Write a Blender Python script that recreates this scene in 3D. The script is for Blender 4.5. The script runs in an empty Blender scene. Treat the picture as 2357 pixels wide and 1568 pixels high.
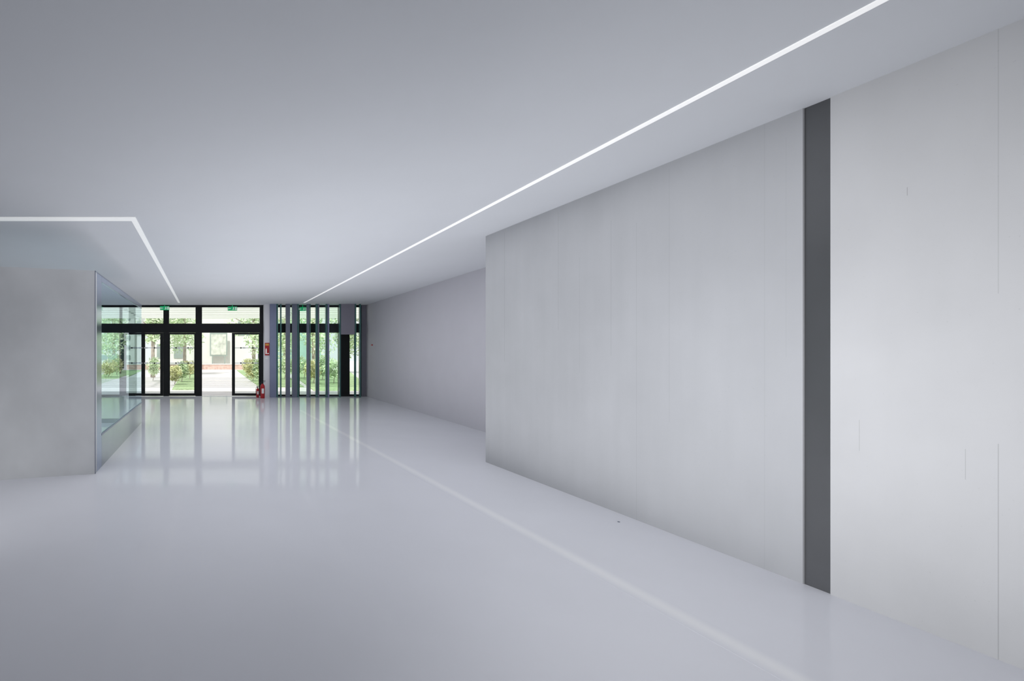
import bpy, bmesh, math, random
from mathutils import Vector
random.seed(7)
F=1150.0; VX=474.0; HY=810.0; EZ=1.64; CH=3.36; D=18.4; S=F/D
C=bpy.context.scene.collection
def PX(p): return (p-VX)/S
def PZ(p): return EZ+(HY-p)/S
def floor_pt(px,py):
    d=EZ*F/(py-HY); return ((px-VX)*d/F, d)

# ---------------------------------------------------------------- materials
def mat(name,col,rough=0.5,metal=0.0,spec=0.5,noise=None,emit=None,bump=None,bdist=.01):
    m=bpy.data.materials.new(name); m.use_nodes=True
    nt=m.node_tree; b=nt.nodes['Principled BSDF']
    b.inputs['Roughness'].default_value=rough; b.inputs['Metallic'].default_value=metal
    b.inputs['Specular IOR Level'].default_value=spec
    b.inputs['Base Color'].default_value=(*col,1)
    if noise:
        sc,amt,stretch=noise
        tc=nt.nodes.new('ShaderNodeTexCoord'); mp=nt.nodes.new('ShaderNodeMapping')
        mp.inputs['Scale'].default_value=stretch
        n=nt.nodes.new('ShaderNodeTexNoise'); n.inputs['Scale'].default_value=sc; n.inputs['Detail'].default_value=6
        r=nt.nodes.new('ShaderNodeMapRange'); r.inputs['From Min'].default_value=.3; r.inputs['From Max'].default_value=.7
        r.inputs['To Min'].default_value=1-amt; r.inputs['To Max'].default_value=1+amt
        mx=nt.nodes.new('ShaderNodeVectorMath'); mx.operation='SCALE'; mx.inputs[0].default_value=col
        nt.links.new(tc.outputs['Object'],mp.inputs['Vector']); nt.links.new(mp.outputs[0],n.inputs['Vector'])
        nt.links.new(n.outputs[0],r.inputs['Value']); nt.links.new(r.outputs[0],mx.inputs['Scale'])
        nt.links.new(mx.outputs[0],b.inputs['Base Color'])
        if bump:
            bp=nt.nodes.new('ShaderNodeBump'); bp.inputs['Strength'].default_value=bump; bp.inputs['Distance'].default_value=bdist
            nt.links.new(n.outputs[0],bp.inputs['Height']); nt.links.new(bp.outputs[0],b.inputs['Normal'])
    if emit:
        b.inputs['Emission Color'].default_value=(*emit[0],1); b.inputs['Emission Strength'].default_value=emit[1]
    return m
def glassmat(name,tint,refl=0.5,gcol=(.9,.95,1)):
    m=bpy.data.materials.new(name); m.use_nodes=True; nt=m.node_tree
    nt.nodes.remove(nt.nodes['Principled BSDF']); out=nt.nodes['Material Output']
    t=nt.nodes.new('ShaderNodeBsdfTransparent'); t.inputs[0].default_value=(*[c**.5 for c in tint],1)
    g=nt.nodes.new('ShaderNodeBsdfGlossy'); g.inputs['Roughness'].default_value=0.01; g.inputs['Color'].default_value=(*gcol,1)
    f=nt.nodes.new('ShaderNodeFresnel'); f.inputs[0].default_value=1.45
    k=nt.nodes.new('ShaderNodeMath'); k.operation='MULTIPLY'; k.inputs[1].default_value=refl; k.use_clamp=True
    ge=nt.nodes.new('ShaderNodeNewGeometry'); s=nt.nodes.new('ShaderNodeMath'); s.operation='SUBTRACT'; s.inputs[0].default_value=1
    nt.links.new(ge.outputs['Backfacing'],s.inputs[1])
    k2=nt.nodes.new('ShaderNodeMath'); k2.operation='MULTIPLY'; nt.links.new(s.outputs[0],k2.inputs[1])
    mx=nt.nodes.new('ShaderNodeMixShader')
    nt.links.new(f.outputs[0],k.inputs[0]); nt.links.new(k.outputs[0],k2.inputs[0]); nt.links.new(k2.outputs[0],mx.inputs[0])
    nt.links.new(t.outputs[0],mx.inputs[1]); nt.links.new(g.outputs[0],mx.inputs[2]); nt.links.new(mx.outputs[0],out.inputs[0])
    return m

FLOORC=(.63,.638,.685)
M_ceil=mat('ceiling_paint',(.65,.668,.70),.7,spec=.2,noise=(1.2,.01,(1,1,1)))
M_floor=mat('resin_floor',FLOORC,.08,spec=.05,noise=(1.3,.012,(1,1,1)),bump=.14,bdist=.01)
M_white=mat('white_plaster',(.75,.75,.78),.7,noise=(2,.02,(1,1,1)))
M_far=mat('lavender_wall',(.50,.495,.54),.6,spec=.2,noise=(2,.015,(1,1,1)))
M_pier=mat('slate_lavender_pier',(.26,.25,.30),.5,noise=(2,.03,(1,1,1)))
M_black=mat('black_aluminium',(.010,.011,.012),.35,spec=.3,noise=(5,.05,(1,1,1)))
M_slate=mat('slate_blue_panel',(.21,.24,.36),.4,noise=(3,.05,(1,1,1)))
M_slate2=mat('dark_slate_panel',(.15,.17,.225),.3,noise=(3,.05,(1,1,1)))
M_teal=mat('teal_glass_edge',(.06,.16,.15),.15,noise=(3,.1,(1,1,1)))
M_glass=glassmat('clear_glass',(.93,.97,.95),.5)
M_glassside=glassmat('vitrine_glass',(.66,.79,.84),1.0,(.74,.84,.96))
M_fing=glassmat('fin_glass',(.80,.92,.87),.8)
M_strip=mat('led_diffuser',(.8,.8,.8),.6,emit=((1,1,1),.42))
M_strip2=mat('led_diffuser_soft',(.8,.8,.8),.6,emit=((.96,1,.99),.26))
M_brush=mat('brushed_steel',(.51,.522,.54),.5,metal=.1,noise=(1.8,.08,(1,1,.8)))
M_steel=mat('polished_steel',(.34,.39,.41),.10,metal=.95,noise=(4,.04,(1,1,1)))
M_bluesteel=mat('blue_steel',(.34,.40,.53),.15,metal=.9,noise=(4,.04,(1,1,1)))
M_darkmetal=mat('dark_metal',(.115,.118,.124),.28,metal=.5,noise=(.45,.25,(1,1,1)))
M_red=mat('red_enamel',(.42,.015,.02),.3,noise=(8,.05,(1,1,1)))
M_yellow=mat('yellow_label',(.7,.35,.05),.4,noise=(8,.05,(1,1,1)))
M_blackr=mat('black_rubber',(.01,.01,.01),.6,noise=(8,.05,(1,1,1)))
M_sgreen=mat('sign_green',(.02,.34,.13),.4,emit=((.0,.5,.18),.35),noise=(8,.02,(1,1,1)))
M_swhite=mat('sign_white',(.8,.9,.85),.4,emit=((1,1,1),.2),noise=(8,.02,(1,1,1)))
M_marker=mat('marker_film',(.8,.82,.82),.6,noise=(8,.05,(1,1,1)))
M_pave=mat('pale_paving',(.74,.70,.70),.8,noise=(2,.06,(1,1,1)))
M_grass=mat('grass',(.40,.52,.28),.9,noise=(9,.3,(1,1,1)))
M_leaf=mat('leaves',(.46,.58,.34),.7,noise=(3,.5,(1,1,1)))
M_leafy=mat('yellow_green_leaves',(.68,.68,.38),.7,noise=(4,.5,(1,1,1)))
M_leafp=mat('pale_leaves',(.68,.80,.54),.7,noise=(2,.4,(1,1,1)))
M_bark=mat('bark',(.42,.36,.31),.9,noise=(12,.5,(1,1,.3)),bump=.5)
M_brick=mat('terracotta_brick',(.62,.44,.38),.8,noise=(6,.2,(1,1,1)))
M_bwhite=mat('white_render',(.76,.77,.72),.8,noise=(1,.04,(1,1,1)))
M_bteal=mat('teal_cladding',(.36,.54,.46),.5,noise=(1,.1,(1,1,1)))
M_win=mat('dark_window',(.34,.40,.37),.2,noise=(1,.1,(1,1,1)))
M_poster=mat('poster_paper',(.60,.63,.56),.6,noise=(3,.25,(1,1,1)))

def mk(nt,op,a,bv=None,c=None,clamp=False):
    n=nt.nodes.new('ShaderNodeMath'); n.operation=op; n.use_clamp=clamp
    for i,v in enumerate((a,bv,c)):
        if v is None: continue
        if isinstance(v,(int,float)): n.inputs[i].default_value=v
        else: nt.links.new(v,n.inputs[i])
    return n.outputs[0]
def concrete(name,col):
    m=bpy.data.materials.new(name); m.use_nodes=True; nt=m.node_tree; b=nt.nodes['Principled BSDF']
    b.inputs['Roughness'].default_value=.42; b.inputs['Specular IOR Level'].default_value=.35
    L=nt.links.new
    tc=nt.nodes.new('ShaderNodeTexCoord'); sep=nt.nodes.new('ShaderNodeSeparateXYZ'); L(tc.outputs['Object'],sep.inputs[0])
    math_=lambda *a:mk(nt,*a)
    def noise(scale,stv,det=5):
        mp=nt.nodes.new('ShaderNodeMapping'); mp.inputs['Scale'].default_value=stv; L(tc.outputs['Object'],mp.inputs[0])
        n=nt.nodes.new('ShaderNodeTexNoise'); n.inputs['Scale'].default_value=scale; n.inputs['Detail'].default_value=det
        L(mp.outputs[0],n.inputs['Vector']); return n.outputs[0]
    streak=noise(9,(1,1,.05)); cloud=noise(.9,(1,1,1)); pit=noise(60,(1,1,1),2); mott=noise(3,(1,1,.5),8)
    yb=nt.nodes.new('ShaderNodeMapRange'); L(sep.outputs[1],yb.inputs[0]); yb.inputs[1].default_value=2.8; yb.inputs[2].default_value=5.5; yb.inputs[3].default_value=.02; yb.inputs[4].default_value=.09
    v=math_('MULTIPLY_ADD',math_('SUBTRACT',streak,.5),yb.outputs[0],1.0)
    v=math_('ADD',v,math_('MULTIPLY',math_('SUBTRACT',cloud,.5),.22))
    v=math_('ADD',v,math_('MULTIPLY',math_('SUBTRACT',mott,.5),.10))
    pm=math_('GREATER_THAN',pit,.73); v=math_('SUBTRACT',v,math_('MULTIPLY',pm,.07))
    lines=[(2.660,.004,-1,1.15,.22),(2.660,.004,1.95,4,.14),(3.768,.006,-1,4,.06),(4.87,.006,-1,2.9,.10),(4.53,.006,1,3.3,.08),(5.93,.008,1.9,3.3,.12),(6.97,.01,1.5,3.3,.12),
           (3.005,.003,2.58,2.63,.35),(3.225,.003,1.0,1.2,.22),(2.775,.003,.93,1.1,.22),(5.17,.01,1.6,3.0,.08),(5.6,.008,1.4,2.7,.06),(3.63,.006,1.6,3.2,.04)]
    for y,w,z0,z1,a in lines:
        d=math_('ABSOLUTE',math_('SUBTRACT',sep.outputs[1],y)); k=math_('LESS_THAN',d,w/2)
        k=math_('MULTIPLY',k,math_('GREATER_THAN',sep.outputs[2],z0)); k=math_('MULTIPLY',k,math_('LESS_THAN',sep.outputs[2],z1))
        v=math_('SUBTRACT',v,math_('MULTIPLY',k,a))
    sc=nt.nodes.new('ShaderNodeVectorMath'); sc.operation='SCALE'; sc.inputs[0].default_value=col; L(v,sc.inputs['Scale']); L(sc.outputs[0],b.inputs['Base Color'])
    return m
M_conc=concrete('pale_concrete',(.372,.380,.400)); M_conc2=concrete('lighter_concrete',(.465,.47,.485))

# ---------------------------------------------------------------- geometry helpers
def meshobj(name,bm,mats,loc=(0,0,0),parent=None,smooth=False):
    me=bpy.data.meshes.new(name); bm.normal_update(); bm.to_mesh(me); bm.free()
    for m in (mats if isinstance(mats,(list,tuple)) else [mats]): me.materials.append(m)
    if smooth:
        for p in me.polygons: p.use_smooth=True
    o=bpy.data.objects.new(name,me); C.objects.link(o)
    o.location=Vector(loc)-(wloc(parent) if parent else Vector((0,0,0)))
    if parent: o.parent=parent
    return o
def wloc(o):
    v=Vector((0,0,0))
    while o: v=v+o.location; o=o.parent
    return v
def addbox(bm,b,o=(0,0,0),mi=0,bev=0):
    x0,x1,y0,y1,z0,z1=b
    vs=[bm.verts.new((x-o[0],y-o[1],z-o[2])) for x in(x0,x1) for y in(y0,y1) for z in(z0,z1)]
    fs=[(0,1,3,2),(4,6,7,5),(0,4,5,1),(2,3,7,6),(0,2,6,4),(1,5,7,3)]
    out=[]
    for f in fs:
        fa=bm.faces.new([vs[i] for i in f]); fa.material_index=mi; out.append(fa)
    return out
def boxes(name,bs,m,parent=None,bev=0.0):
    x0=min(b[0] for b in bs);x1=max(b[1] for b in bs);y0=min(b[2] for b in bs);y1=max(b[3] for b in bs);z0=min(b[4] for b in bs)
    o=((x0+x1)/2,(y0+y1)/2,z0); bm=bmesh.new()
    for b in bs: addbox(bm,b[:6],o,b[6] if len(b)>6 else 0)
    bmesh.ops.recalc_face_normals(bm,faces=bm.faces)
    ob=meshobj(name,bm,m,o,parent)
    if bev:
        md=ob.modifiers.new('bevel','BEVEL'); md.width=bev; md.segments=2
    return ob
def prism(name,pts,z0,z1,m,parent=None,origin0=True):
    bm=bmesh.new()
    a=[bm.verts.new((x,y,z0)) for x,y in pts]; b=[bm.verts.new((x,y,z1)) for x,y in pts]
    n=len(pts); bm.faces.new(a); bm.faces.new(b[::-1])
    for i in range(n): bm.faces.new((a[i],b[i],b[(i+1)%n],a[(i+1)%n]))
    bmesh.ops.recalc_face_normals(bm,faces=bm.faces)
    o=(0,0,0)
    if not origin0:
        o=(sum(p[0] for p in pts)/n,sum(p[1] for p in pts)/n,z0)
        bmesh.ops.translate(bm,verts=bm.verts,vec=(-o[0],-o[1],-o[2]))
    return meshobj(name,bm,m,o,parent)
def lathe(name,prof,loc,m,parent=None,seg=24):
    bm=bmesh.new(); rings=[]
    for r,z in prof:
        rings.append([bm.verts.new((r*math.cos(2*math.pi*i/seg),r*math.sin(2*math.pi*i/seg),z)) for i in range(seg)])
    for a,b in zip(rings,rings[1:]):
        for i in range(seg): bm.faces.new((a[i],a[(i+1)%seg],b[(i+1)%seg],b[i]))
    bm.faces.new(rings[0][::-1]); bm.faces.new(rings[-1])
    return meshobj(name,bm,m,loc,parent,True)
def tube(name,pts,r,m,parent=None,res=3):
    cu=bpy.data.curves.new(name,'CURVE'); cu.dimensions='3D'; cu.bevel_depth=r; cu.bevel_resolution=res; cu.use_fill_caps=True
    o0=Vector(pts[0]); sp=cu.splines.new('POLY'); sp.points.add(len(pts)-1)
    for i,p in enumerate(pts): sp.points[i].co=(*(Vector(p)-o0),1)
    tmp=bpy.data.objects.new(name,cu); C.objects.link(tmp)
    dg=bpy.context.evaluated_depsgraph_get(); me=bpy.data.meshes.new_from_object(tmp.evaluated_get(dg))
    bpy.data.objects.remove(tmp)
    me.materials.clear(); me.materials.append(m)
    for p in me.polygons: p.use_smooth=True
    o=bpy.data.objects.new(name,me); C.objects.link(o); o.location=o0-(wloc(parent) if parent else Vector())
    if parent: o.parent=parent
    return o
def tag(o,label=None,cat=None,group=None,structure=False):
    if label: o['label']=label
    if cat: o['category']=cat
    if group: o['group']=group
    if structure: o['kind']='structure'
    return o
def empty(name,loc):
    e=bpy.data.objects.new(name,None); C.objects.link(e); e.location=loc; e.empty_display_size=.2; return e
def st(o,label,cat): return tag(o,label,cat,structure=True)

# ---------------------------------------------------------------- room shell
st(boxes('floor',[(-6.7,7.2,-3.2,D+.25,-.15,0)],M_floor),'glossy pale lavender-grey poured resin floor','floor')
st(boxes('ceiling',[(-6.7,7.2,-3.2,D+.25,CH,CH+.2)],M_ceil),'smooth pale blue-grey painted ceiling with recessed light lines','ceiling')
st(boxes('wall_left',[(-6.7,-6.5,-3.0,D+.25,0,CH)],M_white),'plain white plaster wall beside the steel enclosure','wall')
st(boxes('wall_behind',[(-6.7,7.2,-3.2,-3.0,0,CH)],M_white),'plain white plaster wall closing the hall','wall')
XA,XB,XC=4.16,4.217,4.235
def wx(y):
    t=(y-3.45)/(7.43-3.45); return XB+(XA-XB)*t if t>0 else XB+(XC-XB)*(-t/ .35)*.2
yL,yR,yE=3.529,3.374,7.43
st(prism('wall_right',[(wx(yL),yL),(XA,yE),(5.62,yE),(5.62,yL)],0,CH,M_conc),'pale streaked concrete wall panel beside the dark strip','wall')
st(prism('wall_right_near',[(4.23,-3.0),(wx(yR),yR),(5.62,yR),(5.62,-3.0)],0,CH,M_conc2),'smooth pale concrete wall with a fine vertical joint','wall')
st(prism('trim_1',[(wx(yR)+.012,yR),(wx(yL)+.012,yL),(4.6,yL),(4.6,yR)],0,CH,M_darkmetal),'dark grey metal strip set between the concrete wall panels','wall strip')
st(prism('wall_right_far',[(5.62,yE),(5.90,D+.05),(6.2,D+.05),(6.2,-3),(5.62,-3)],0,CH,M_far),'plain lavender-grey wall running to the entrance','wall')
def strip(name,pts,m): return prism(name,pts,CH-.006,CH,m,origin0=False)
s=strip('ceiling_light_strip',[(3.232,-2.9),(3.278,-2.9),(3.472,17.5),(3.41,17.5)],M_strip)
tag(s,'long thin white LED strip running along the ceiling','ceiling light')
s=strip('ceiling_light_strip',[(-6.4,6.36),(-.955,6.36),(-.900,6.36),(-.905,17.5),(-.975,17.5),(-.975,6.55),(-6.4,6.55)],M_strip2)
tag(s,'thin white LED strip turning a corner above the steel enclosure','ceiling light')
def streakmat(P1,P2,hw):  # floor colour with a soft streak of reflected ceiling light painted in
    m=mat('painted_streak',FLOORC,.08,spec=.05); nt=m.node_tree; b=nt.nodes['Principled BSDF']
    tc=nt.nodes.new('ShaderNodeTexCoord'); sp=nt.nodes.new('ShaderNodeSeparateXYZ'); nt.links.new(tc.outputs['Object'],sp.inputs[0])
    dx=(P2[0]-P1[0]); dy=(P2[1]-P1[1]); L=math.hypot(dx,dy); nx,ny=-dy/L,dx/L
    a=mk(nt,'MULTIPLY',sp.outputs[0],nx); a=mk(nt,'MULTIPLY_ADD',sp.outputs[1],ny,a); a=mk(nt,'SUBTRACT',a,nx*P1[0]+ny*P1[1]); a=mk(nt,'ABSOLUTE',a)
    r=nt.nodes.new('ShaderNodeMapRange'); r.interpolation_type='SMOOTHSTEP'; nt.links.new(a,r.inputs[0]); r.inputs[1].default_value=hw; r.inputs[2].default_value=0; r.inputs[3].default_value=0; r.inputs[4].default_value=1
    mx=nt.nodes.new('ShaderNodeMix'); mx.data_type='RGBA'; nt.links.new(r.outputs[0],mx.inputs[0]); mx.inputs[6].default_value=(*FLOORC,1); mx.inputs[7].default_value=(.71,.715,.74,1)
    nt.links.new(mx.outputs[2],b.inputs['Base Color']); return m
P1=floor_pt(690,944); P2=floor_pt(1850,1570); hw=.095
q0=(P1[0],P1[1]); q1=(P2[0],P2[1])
st(prism('painted_light_streak',[(q0[0]-hw,q0[1]),(q1[0]-hw,q1[1]),(q1[0]+hw,q1[1]),(q0[0]+hw,q0[1])],0,.0006,streakmat(P1,P2,hw)),'faint painted streak of ceiling light along the resin floor','painted light streak')  # thin sheet carrying the painted light streak, no real inlay

# ---------------------------------------------------------------- steel and glass enclosure
cx,cy=-1.488,6.71; ye=1.488*F/148.0; hz=2.73
k=empty('display_enclosure',(-3.2,8.7,0))
tag(k,'brushed steel and glass enclosure standing on the resin floor','enclosure')
ang=(6.39-6.71)/(-2.635+1.488)
xl=-5.2; yl=cy+ang*(xl-cx)
prism('steel_front',[(xl,yl),(cx,cy),(cx,cy+.10),(xl,yl+.10)],0,hz,M_brush,k)['label']='brushed grey steel front panel'
def yq(px): return -cx*F/(VX-px)
boxes('corner_post',[(cx-.10,cx,cy+.10,yq(234),0,hz)],M_bluesteel,k,.004)
boxes('edge_trim',[(cx-.003,cx+.004,cy-.004,cy+.02,0,hz),(cx,cx+.004,cy,ye,hz-.012,hz)],M_slate2,k)
boxes('plinth',[(cx-.03,cx,yq(234),ye,0,.447)],M_steel,k)['label']='polished steel base below the glass'
boxes('glazing_bead',[(cx-.03,cx+.003,yq(234),ye,.447,.470)],M_slate2,k)
boxes('top_rail',[(cx-.03,cx,yq(234),ye,2.64,hz)],M_bluesteel,k)['label']='blue-grey metal rail above the glass'
boxes('side_glass',[(cx-.015,cx-.005,yq(234),ye,.470,2.64)],M_glassside,k)
boxes('end_glass',[(xl,cx-.03,ye-.03,ye-.01,.10,2.64)],M_glass,k)
boxes('end_plinth',[(xl,cx-.03,ye-.04,ye,0,.10)],M_steel,k)

# ---------------------------------------------------------------- entrance facade
y0,y1=D,D+.10
ZT0,ZT1=PZ(766),PZ(745)
def frame(name,px0,px1,posts,extra=(),glass=(),label='',cat='door'):
    X0,X1=PX(px0),PX(px1)
    bs=[(X0,X1,y0,y1,CH-.08,CH),(X0,X1,y0-.02,y1,ZT0,ZT1)]
    for a,b in posts:
        A,B=PX(a),PX(b)
        for zz in ((0,ZT0),(ZT1,CH-.08)): bs.append((A,B,y0,y1,zz[0],zz[1]))
    bs+=list(extra)
    o=boxes(name,bs,M_black); st(o,label,cat)
    for a,b,c,d in glass:
        boxes('glass_pane',[(PX(a),PX(b),y0+.04,y0+.055,c,d)],M_glass,o)
    return o
ZH=CH-.08
f1=frame('door_1',275,465,[(275,281),(376,389),(450,465)],glass=[(281,376,ZT1,ZH),(389,450,ZT1,ZH)],label='black-framed glazed entrance door with transom windows above',cat='door')
f2=frame('door_2',465,606,[(598,606)],glass=[(465,598,ZT1,ZH)],label='black-framed glazed entrance standing open to a garden path',cat='door')
f3=frame('window_1',-20,275,[(180,186),(226,232)],extra=[(PX(-20),PX(275),y0,y1,0,.06)],glass=[(-20,180,.06,ZT0),(186,226,.06,ZT0),(232,275,.06,ZT0),(-20,180,ZT1,ZH),(186,226,ZT1,ZH),(232,275,ZT1,ZH)],label='black-framed glazed window wall beside the entrance',cat='window')
f4=frame('window_2',621,785,[(621,636),(684,690),(779,785)],extra=[(PX(621),PX(785),y0,y1,0,.06)],glass=[(636,684,.06,ZT0),(690,779,.06,ZT0),(636,684,ZT1,ZH),(690,779,ZT1,ZH)],label='black-framed glazed window behind the glass fins',cat='window')
f5=frame('door_3',785,832,[(785,805),(829,832)],extra=[(PX(805),PX(829),y0,y1,0,.07)],glass=[(805,829,.07,ZT0),(805,829,ZT1,ZH)],label='narrow black-framed glazed door behind a slate panel',cat='door')
def leaf(par,px0,px1,st0,st1,yy,handle=None,rail=.085):
    X0,X1=PX(px0),PX(px1)
    w0=st0/S; w1=st1/S; zb=.02; zt=ZT0-.005
    lf=boxes('door_leaf',[(X0,X0+w0,yy,yy+.045,zb,zt),(X1-w1,X1,yy,yy+.045,zb,zt),(X0+w0,X1-w1,yy,yy+.045,zb,zb+rail),(X0+w0,X1-w1,yy,yy+.045,zt-.06,zt)],M_black,par)
    boxes('glass_pane',[(X0+w0,X1-w1,yy+.018,yy+.028,zb+rail,zt-.06)],M_glass,lf)
    bs=[]
    for py in (801,836):
        z=PZ(py); n=max(2,int((X1-X0)/.45)); 
        bs.append((X0+w0,X1-w1,yy+.012,yy+.016,z-.012,z+.012,0))
        for i in range(n):
            x=X0+w0+(X1-X0-w0-w1)*(i+.5)/n; bs.append((x-.025,x+.025,yy+.006,yy+.012,z-.025,z+.025,1))
            bs.append((x+.06,x+.16,yy+.006,yy+.012,z-.025,z+.025,0))
    boxes('marker_film',bs,[M_marker,M_blackr],lf)
leaf(f1,282,376,9,7,D-.05)
leaf(f1,389,450,2,3,D+.03)
leaf(f2,534,598,7,2,D+.03)
leaf(f1,281,333,4,9,D+.12)

st(boxes('wall_pier',[(PX(606),PX(621),D-.35,D+.2,0,CH)],M_white),'narrow white wall pier carrying a red fire sign','wall')
st(boxes('wall_back_right',[(PX(832),5.9,D-.02,D+.15,0,CH)],M_pier),'slate lavender wall pier beside the glass fins','wall')
YF=D-.45; sf=F/(YF)
def FX(p): return (p-VX)/sf
fins=[(621.5,636,M_slate,'opaque slate-blue vertical panel beside the white pier'),(636.5,640,M_teal,'narrow dark teal glass fin'),(645,648,M_teal,'narrow dark teal glass fin'),(658,668,M_slate2,'dark slate vertical fin between clear gaps'),
(668,672,M_fing,'clear greenish glass fin'),(672.5,684,M_slate2,'dark slate vertical fin between clear gaps'),(684.5,688,M_teal,'narrow dark teal glass fin'),(690,706,M_fing,'wide clear greenish glass fin'),(706.5,712,M_slate2,'dark slate vertical fin between clear gaps'),
(713,715,M_teal,'narrow dark teal glass fin'),(727,731,M_teal,'narrow dark teal glass fin'),(731.5,735,M_slate2,'dark slate vertical fin between clear gaps'),(736,749,M_fing,'wide clear greenish glass fin'),(750,753,M_teal,'narrow dark teal glass fin'),(754,758,M_slate,'slate-blue narrow vertical fin'),
(759,781,M_fing,'wide clear greenish glass fin'),(781.5,784.5,M_teal,'narrow dark teal glass fin'),(817,820,M_teal,'narrow dark teal glass fin'),(828,831,M_teal,'narrow dark teal glass fin')]
for a,b,m,l in fins:
    dy=.02 if m is M_fing else .12
    o=boxes('vertical_fin',[(FX(a),FX(b),YF,YF+dy,0,CH)],m); tag(o,l,'glass fin','vertical fins by the entrance')
o=boxes('hanging_panel',[(FX(785),FX(816.5),YF,YF+.06,EZ+(HY-770)/sf,CH)],M_pier); tag(o,'slate grey panel hanging from the ceiling among glass fins','panel')

st(boxes('trim_3',[(PX(275),PX(606),D-.10,D-.055,0,.008)],M_marker),'pale metal threshold strip at the entrance doors','threshold')

def man(bs,x,z,s,y):
    q=lambda a,b,c,d:bs.append((x+a*s,x+b*s,y-.003,y,z+c*s,z+d*s,1))
    q(.00,.16,.78,.94); q(-.10,.10,.40,.74); q(.10,.28,.56,.64); q(-.26,-.10,.60,.68); q(-.22,-.02,.10,.40); q(.02,.26,.28,.40); q(.16,.26,.08,.28); q(-.34,-.18,.06,.14)
def exitsign(px,y,py0=705,py1=712,w=.34):
    s=F/y; x=(px-VX)/s; z1=EZ+(HY-py0)/s; z0=EZ+(HY-py1)/s-.03
    bs=[(x-w/2,x+w/2,y,y+.04,z0,z1,0)]
    h=z1-z0; man(bs,x+.04,z0+.1*h,h*.85,y)
    bs.append((x-.13,x-.06,y-.003,y,z0+.42*h,z0+.58*h,1)); bs.append((x-.15,x-.13,y-.003,y,z0+.30*h,z0+.70*h,1)); bs.append((x+.10,x+.15,y-.003,y,z0+.12*h,z0+.88*h,1))
    bs.append((x-.01,x+.01,y+.015,y+.025,z1,CH,0))
    o=boxes('exit_sign',bs,[M_sgreen,M_swhite]); tag(o,'green emergency exit sign with a white running figure','exit sign','green exit signs')
exitsign(379,D-.12); exitsign(535,D-.12,706,713); exitsign(697,D-.20,707,714,.22)

e=boxes('fire_sign',[(PX(607),PX(617),D-.375,D-.352,PZ(818),PZ(790),0),(PX(608.5),PX(611),D-.379,D-.375,PZ(815),PZ(804),1),(PX(609.2),PX(610.3),D-.379,D-.375,PZ(804),PZ(802),1),(PX(612.5),PX(615.5),D-.379,D-.375,PZ(815),PZ(813),1),(PX(608),PX(616),D-.379,D-.375,PZ(796),PZ(792),2)],[M_red,M_swhite,M_yellow])
tag(e,'red fire equipment sign with yellow top on the white pier','sign')
e=boxes('wall_switch',[(PX(608),PX(614),D-.372,D-.352,PZ(827),PZ(822))],M_marker,bev=.003); tag(e,'small pale switch plate below the fire sign','switch')
def exting(x,y,s,label):
    b=empty('fire_extinguisher',(x,y,0)); tag(b,label,'fire extinguisher','fire extinguishers by the entrance')
    r=.075*s; h=.46*s
    lathe('cylinder_body',[(r*.92,0),(r,.015),(r,h*.82),(r*.85,h*.92),(r*.4,h),(r*.3,h*1.04)],(x,y,0),M_red,b)
    lathe('valve',[(r*.28,h*1.04),(r*.34,h*1.06),(r*.34,h*1.14),(r*.2,h*1.16)],(x,y,0),M_blackr,b,16)
    boxes('handle',[(x-.02,x+.10*s,y-.012,y+.012,h*1.22,h*1.25),(x-.02,x+.09*s,y-.012,y+.012,h*1.15,h*1.175),(x-.03,x-.01,y-.012,y+.012,h*1.12,h*1.25)],M_blackr,b)
    tube('hose',[(x-r*.3,y,h*1.1),(x-r*.9,y-.01,h*1.12),(x-r*1.25,y-.02,h*.95),(x-r*1.28,y-.02,h*.5),(x-r*1.2,y-.02,h*.22)],.011*s,M_blackr,b)
    boxes('label',[(x-r*.5,x+r*.5,y-r-.004,y-r*.8,h*.35,h*.7)],M_marker,b)
exting(PX(599),D-.75,1.08,'red fire extinguisher standing by the white pier')
exting(PX(590),D-.48,.72,'smaller red fire extinguisher beside a taller one')
e=boxes('call_point',[(5.84,5.893,17.6,17.68,1.86,1.90)],M_red,bev=.004); tag(e,'small red fire alarm box on the lavender wall','alarm box')
dx,dyy=floor_pt(1424,1202)
bm=bmesh.new(); bmesh.ops.create_icosphere(bm,subdivisions=2,radius=.009)
for v in bm.verts: v.co=Vector((v.co.x*(1+.3*random.random()),v.co.y*1.2,max(v.co.z*.4,-.003)))
o=meshobj('floor_scrap',bm,M_slate2,(dx,dyy,.004)); tag(o,'tiny dark crumpled scrap lying on the pale floor','debris')

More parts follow.
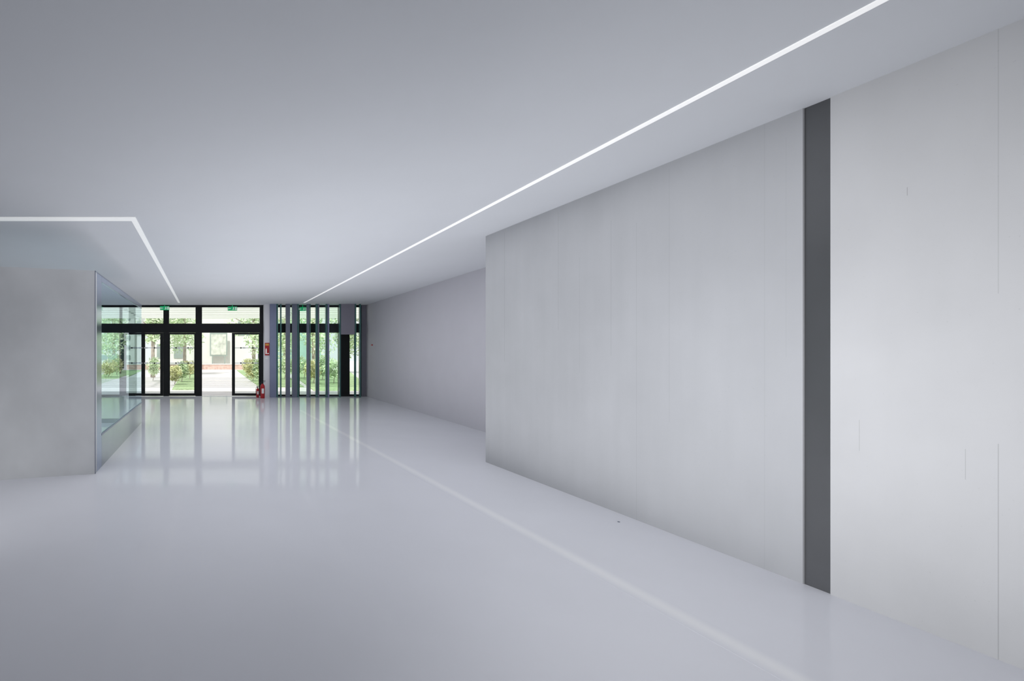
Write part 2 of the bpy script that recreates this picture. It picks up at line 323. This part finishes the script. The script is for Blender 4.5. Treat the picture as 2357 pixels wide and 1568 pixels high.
# ---------------------------------------------------------------- outdoors
st(boxes('ground',[(-45,45,D+.25,90,-.25,-.05)],M_pave),'pale paved forecourt outside the entrance','paving')
def gp(px,py):
    d=(EZ+.05)*F/(py-HY); return ((px-VX)*d/F,d)
def lawn(pts,label):
    o=prism('lawn',[gp(*q) for q in pts],-.05,-.01,M_grass,origin0=False); tag(o,label,'lawn','lawns beside the path'); 
lawn([(396,898),(447,898),(462,853),(425,853)],'green lawn strip beside the pale garden path')
lawn([(598,892),(700,892),(640,853),(545,853)],'green lawn along the edge of the garden path')
lawn([(722,900),(860,900),(800,853),(660,853)],'green lawn outside the glass fins')
lawn([(215,872),(286,872),(330,853),(262,853)],'green lawn outside the window wall')
def leaves(bm,c,r,n,s):
    for i in range(n):
        while True:
            p=Vector((random.uniform(-1,1),random.uniform(-1,1),random.uniform(-1,1)))
            if .35<p.length<1: break
        q=Vector((c[0]+p.x*r[0],c[1]+p.y*r[1],max(.06,c[2]+p.z*r[2])))
        a=Vector((random.gauss(0,1),random.gauss(0,1),random.gauss(0,1))).normalized(); b=a.orthogonal().normalized()
        t=s*random.uniform(.6,1.3); t=min(t,q.z)
        bm.faces.new([bm.verts.new(q-a*t),bm.verts.new(q+b*t*.45),bm.verts.new(q+a*t),bm.verts.new(q-b*t*.45)])
def shrub(x,y,r,h,m,label):
    e=empty('garden_shrub',(x,y,-.01)); tag(e,label,'shrub','garden shrubs outside')
    a=1.0; tube('stem',[(x,y,0),(x+.3*r*math.cos(a),y+.3*r*math.sin(a),h*.4),(x+.6*r*math.cos(a),y+.6*r*math.sin(a),h*.8)],.02,M_bark,e,1)
    bm=bmesh.new()
    for j in range(5):
        leaves(bm,(random.uniform(-.3,.3)*r,random.uniform(-.3,.3)*r,h*random.uniform(.48,.6)),(r*.6,r*.6,h*.36),150,.055+.03*r)
    meshobj('foliage',bm,m,(x,y,-.01),e)
def tree(x,y,h,tr,cr,m,label,cz=.7):
    e=empty('garden_tree',(x,y,-.01)); tag(e,label,'tree','garden trees outside')
    lathe('trunk',[(tr*1.3,0),(tr,h*.1),(tr*.85,h*.45),(tr*.5,h*.8),(tr*.2,h)],(x,y,-.01),M_bark,e,12)
    for i in range(5):
        a=i*1.3+x; z=h*(.4+.1*i); L=cr*.8
        tube('branch',[(x,y,z),(x+L*.5*math.cos(a),y+L*.5*math.sin(a),z+L*.35),(x+L*math.cos(a),y+L*math.sin(a),z+L*.55)],tr*.25,M_bark,e,1)
    bm=bmesh.new()
    for j in range(11):
        a=random.uniform(0,6.28); q=random.uniform(0,.6)*cr
        leaves(bm,(q*math.cos(a),q*math.sin(a),h*cz+random.uniform(-.25,.3)*h),(cr*.45,cr*.45,h*.14),230,.12)
    meshobj('foliage',bm,m,(x,y,-.01),e)
def at(px,d): return (px-VX)*d/F
for px,d,r,h,m,l in [(402,25,.45,1.1,M_leafy,'yellow-green flowering shrub beside the path'),(418,27.5,.55,1.2,M_leaf,'green leafy shrub beside the path'),(436,30,.6,1.2,M_leafy,'yellow-green flowering shrub beside the path'),
    (582,28,.6,1.2,M_leafy,'yellow-green flowering shrub beside the path'),(602,25.5,.6,1.5,M_leaf,'green leafy shrub beside the path'),(570,32,.7,1.3,M_leafy,'yellow-green flowering shrub beside the path'),
    (700,31,.8,1.5,M_leafp,'pale green shrub outside the glass fins'),(722,26,.6,1.3,M_leafy,'yellow-green flowering shrub outside the fins'),(742,29,.8,1.6,M_leaf,'green leafy shrub outside the fins'),(768,26,.7,1.4,M_leafp,'pale green shrub outside the glass fins'),(655,30,.9,1.5,M_leafp,'pale green shrub outside the glass fins'),
    (250,33,.8,1.3,M_leafy,'yellow-green shrub outside the window wall'),(268,36,.9,1.6,M_leaf,'green leafy shrub outside the window wall'),(352,28.5,.5,1.5,M_leafp,'pale green shrub around the garden tree')]:
    shrub(at(px,d),d,r,h,m,l)
for px,d,h,tr,cr,m,l,cz in [(352,32.5,6,.13,1.2,M_leafp,'slender garden tree with pale green leaves',.7),(425,36,8,.12,1.9,M_leafp,'pale green tree beside the garden path',.5),(584,38,8,.14,2.3,M_leafp,'pale green tree beside the garden path',.45),
    (655,42,7,.12,2.4,M_leafp,'leafy tree outside the glass fins',.5),(722,34.5,8,.14,1.9,M_leafp,'leafy tree outside the glass fins',.45),(795,39,7,.12,2.1,M_leaf,'leafy green tree outside the glass fins',.5),
    (262,42,8,.14,2.4,M_leafp,'leafy tree outside the window wall',.5),(380,43.5,9,.14,2.4,M_leaf,'leafy green tree near the white building',.5)]:
    tree(at(px,d),d,h,tr,cr,m,l,cz)
YB=47.5
o=boxes('brick_planter',[(-13,4.5,YB,YB+.5,-.05,.42,0),(-13.05,4.55,YB-.04,YB+.54,.42,.49,1)],[M_brick,M_bwhite]); tag(o,'long low terracotta brick planter wall before the building','planter')
b=boxes('garden_building',[(-5.5,5.2,50,60,-.05,7.5)],M_bwhite); tag(b,'white rendered building facing the entrance across the path','building')
for i in range(3):
    for xx in (-4.9,-3.2,3.2): 
        if i==0 and xx==3.2: continue
        boxes('window_pane',[(xx,xx+1.2,49.93,50,1.0+i*2.3,2.4+i*2.3)],M_win,b)
w0,w1=at(483,49.5),at(523,49.5)
pz=lambda py,d:EZ+(HY-py)*d/F
o=boxes('poster_case',[(w0,w1,49.3,49.4,pz(820,49.5),pz(766,49.5),0),(w0+.12,w1-.12,49.27,49.3,pz(817,49.5),pz(770,49.5),1),(w0+.2,w0+.3,49.3,49.4,-.05,pz(820,49.5),0),(w1-.3,w1-.2,49.3,49.4,-.05,pz(820,49.5),0)],[M_win,M_poster]); tag(o,'pale framed poster case standing before the white building','poster case')
o=boxes('teal_pavilion',[(6.0,12,52,58,-.05,5,0),(5.9,12.1,51.9,58.1,5,5.25,1)]+[(6+i*1.2,6.06+i*1.2,51.9,52,-.05,5,1) for i in range(6)],[M_bteal,M_bwhite]); tag(o,'teal clad pavilion with white roof edge','building')
bs=[(-26,-8,56,66,-.05,9,0)]
for i in range(7): bs.append((-25.5,-8.5,55.9,56,.8+i*1.1,1.25+i*1.1,1))
o=boxes('banded_building',bs,[M_bwhite,M_win]); tag(o,'white building with dark horizontal window bands','building')
bs=[]
for i in range(9): 
    y=21.0+i*1.1; bs.append((-9,13,y,y+.35,3.65,3.73,0))
for xx in (-9,-4,4.5,10,12.9): bs.append((xx,xx+.10,20.9,30.3,3.73,3.9,1))
o=empty('slatted_canopy',(2,25.5,-.05)); tag(o,'white slatted garden canopy on slim posts','canopy')
boxes('slats',bs,[M_bwhite,M_marker],o)
for xx,yy in ((-8.9,21.1),(-8.9,30),(12.9,21.1),(12.9,30)):
    boxes('post',[(xx-.05,xx+.05,yy-.05,yy+.05,-.05,3.65)],M_marker,o)

# ---------------------------------------------------------------- lights
def area(loc,sx,sy,rot,P,col=(1,1,1),spread=180):  # unseen fill light added to brighten the hall, no real fitting
    l=bpy.data.lights.new('fill_lamp','AREA'); l.shape='RECTANGLE'; l.size=sx; l.size_y=sy; l.energy=P; l.color=col; l.spread=math.radians(spread)
    o=bpy.data.objects.new('fill_lamp',l); C.objects.link(o); o.location=loc; o.rotation_euler=rot
    o.visible_camera=False; o.visible_glossy=False
    return o
def aim(a,b): return (Vector(b)-Vector(a)).to_track_quat('-Z','Y').to_euler()
area((1.5,9.2,.03),4.4,11,(math.pi,0,0),158,(.99,.99,1))
area((0.1,10.0,CH-.008),7.4,13,(0,0,0),205,(.99,.99,1))
area((-3.4,8.9,hz+.03),3.4,4.2,(math.pi,0,0),4.5,(1,.97,.95))  # added fill to lift the ceiling above the enclosure
p=(-1.0,-.3,1.7); area(p,1.0,1.0,aim(p,(4.2,3.8,1.2)),40,(1,1,1),54)  # added fill for a soft pool on the right wall
p=(-3.0,3.0,.45); area(p,1.4,.6,aim(p,(-2.2,6.5,.1)),7,(1,1,1),70)  # added fill to brighten the foot of the steel front
su=bpy.data.lights.new('sun','SUN'); su.energy=3.2; su.angle=math.radians(3); su.color=(1,.97,.92)
so=bpy.data.objects.new('sun',su); C.objects.link(so); so.rotation_euler=Vector((.35,.75,-1)).to_track_quat('-Z','Y').to_euler()
w=bpy.data.worlds.new('sky'); bpy.context.scene.world=w; w.use_nodes=True
bg=w.node_tree.nodes['Background']; bg.inputs[0].default_value=(.95,.98,1,1); bg.inputs[1].default_value=1.05

cam=bpy.data.cameras.new('cam'); co=bpy.data.objects.new('camera',cam); C.objects.link(co)
co.location=(0,0,EZ); co.rotation_euler=(math.pi/2,0,0); cam.sensor_width=36; cam.lens=F/2357*36
cam.shift_x=(1178.5-VX)/2357; cam.shift_y=(HY-784)/2357; cam.clip_end=300
bpy.context.scene.camera=co
bpy.context.scene.view_settings.view_transform='Standard'
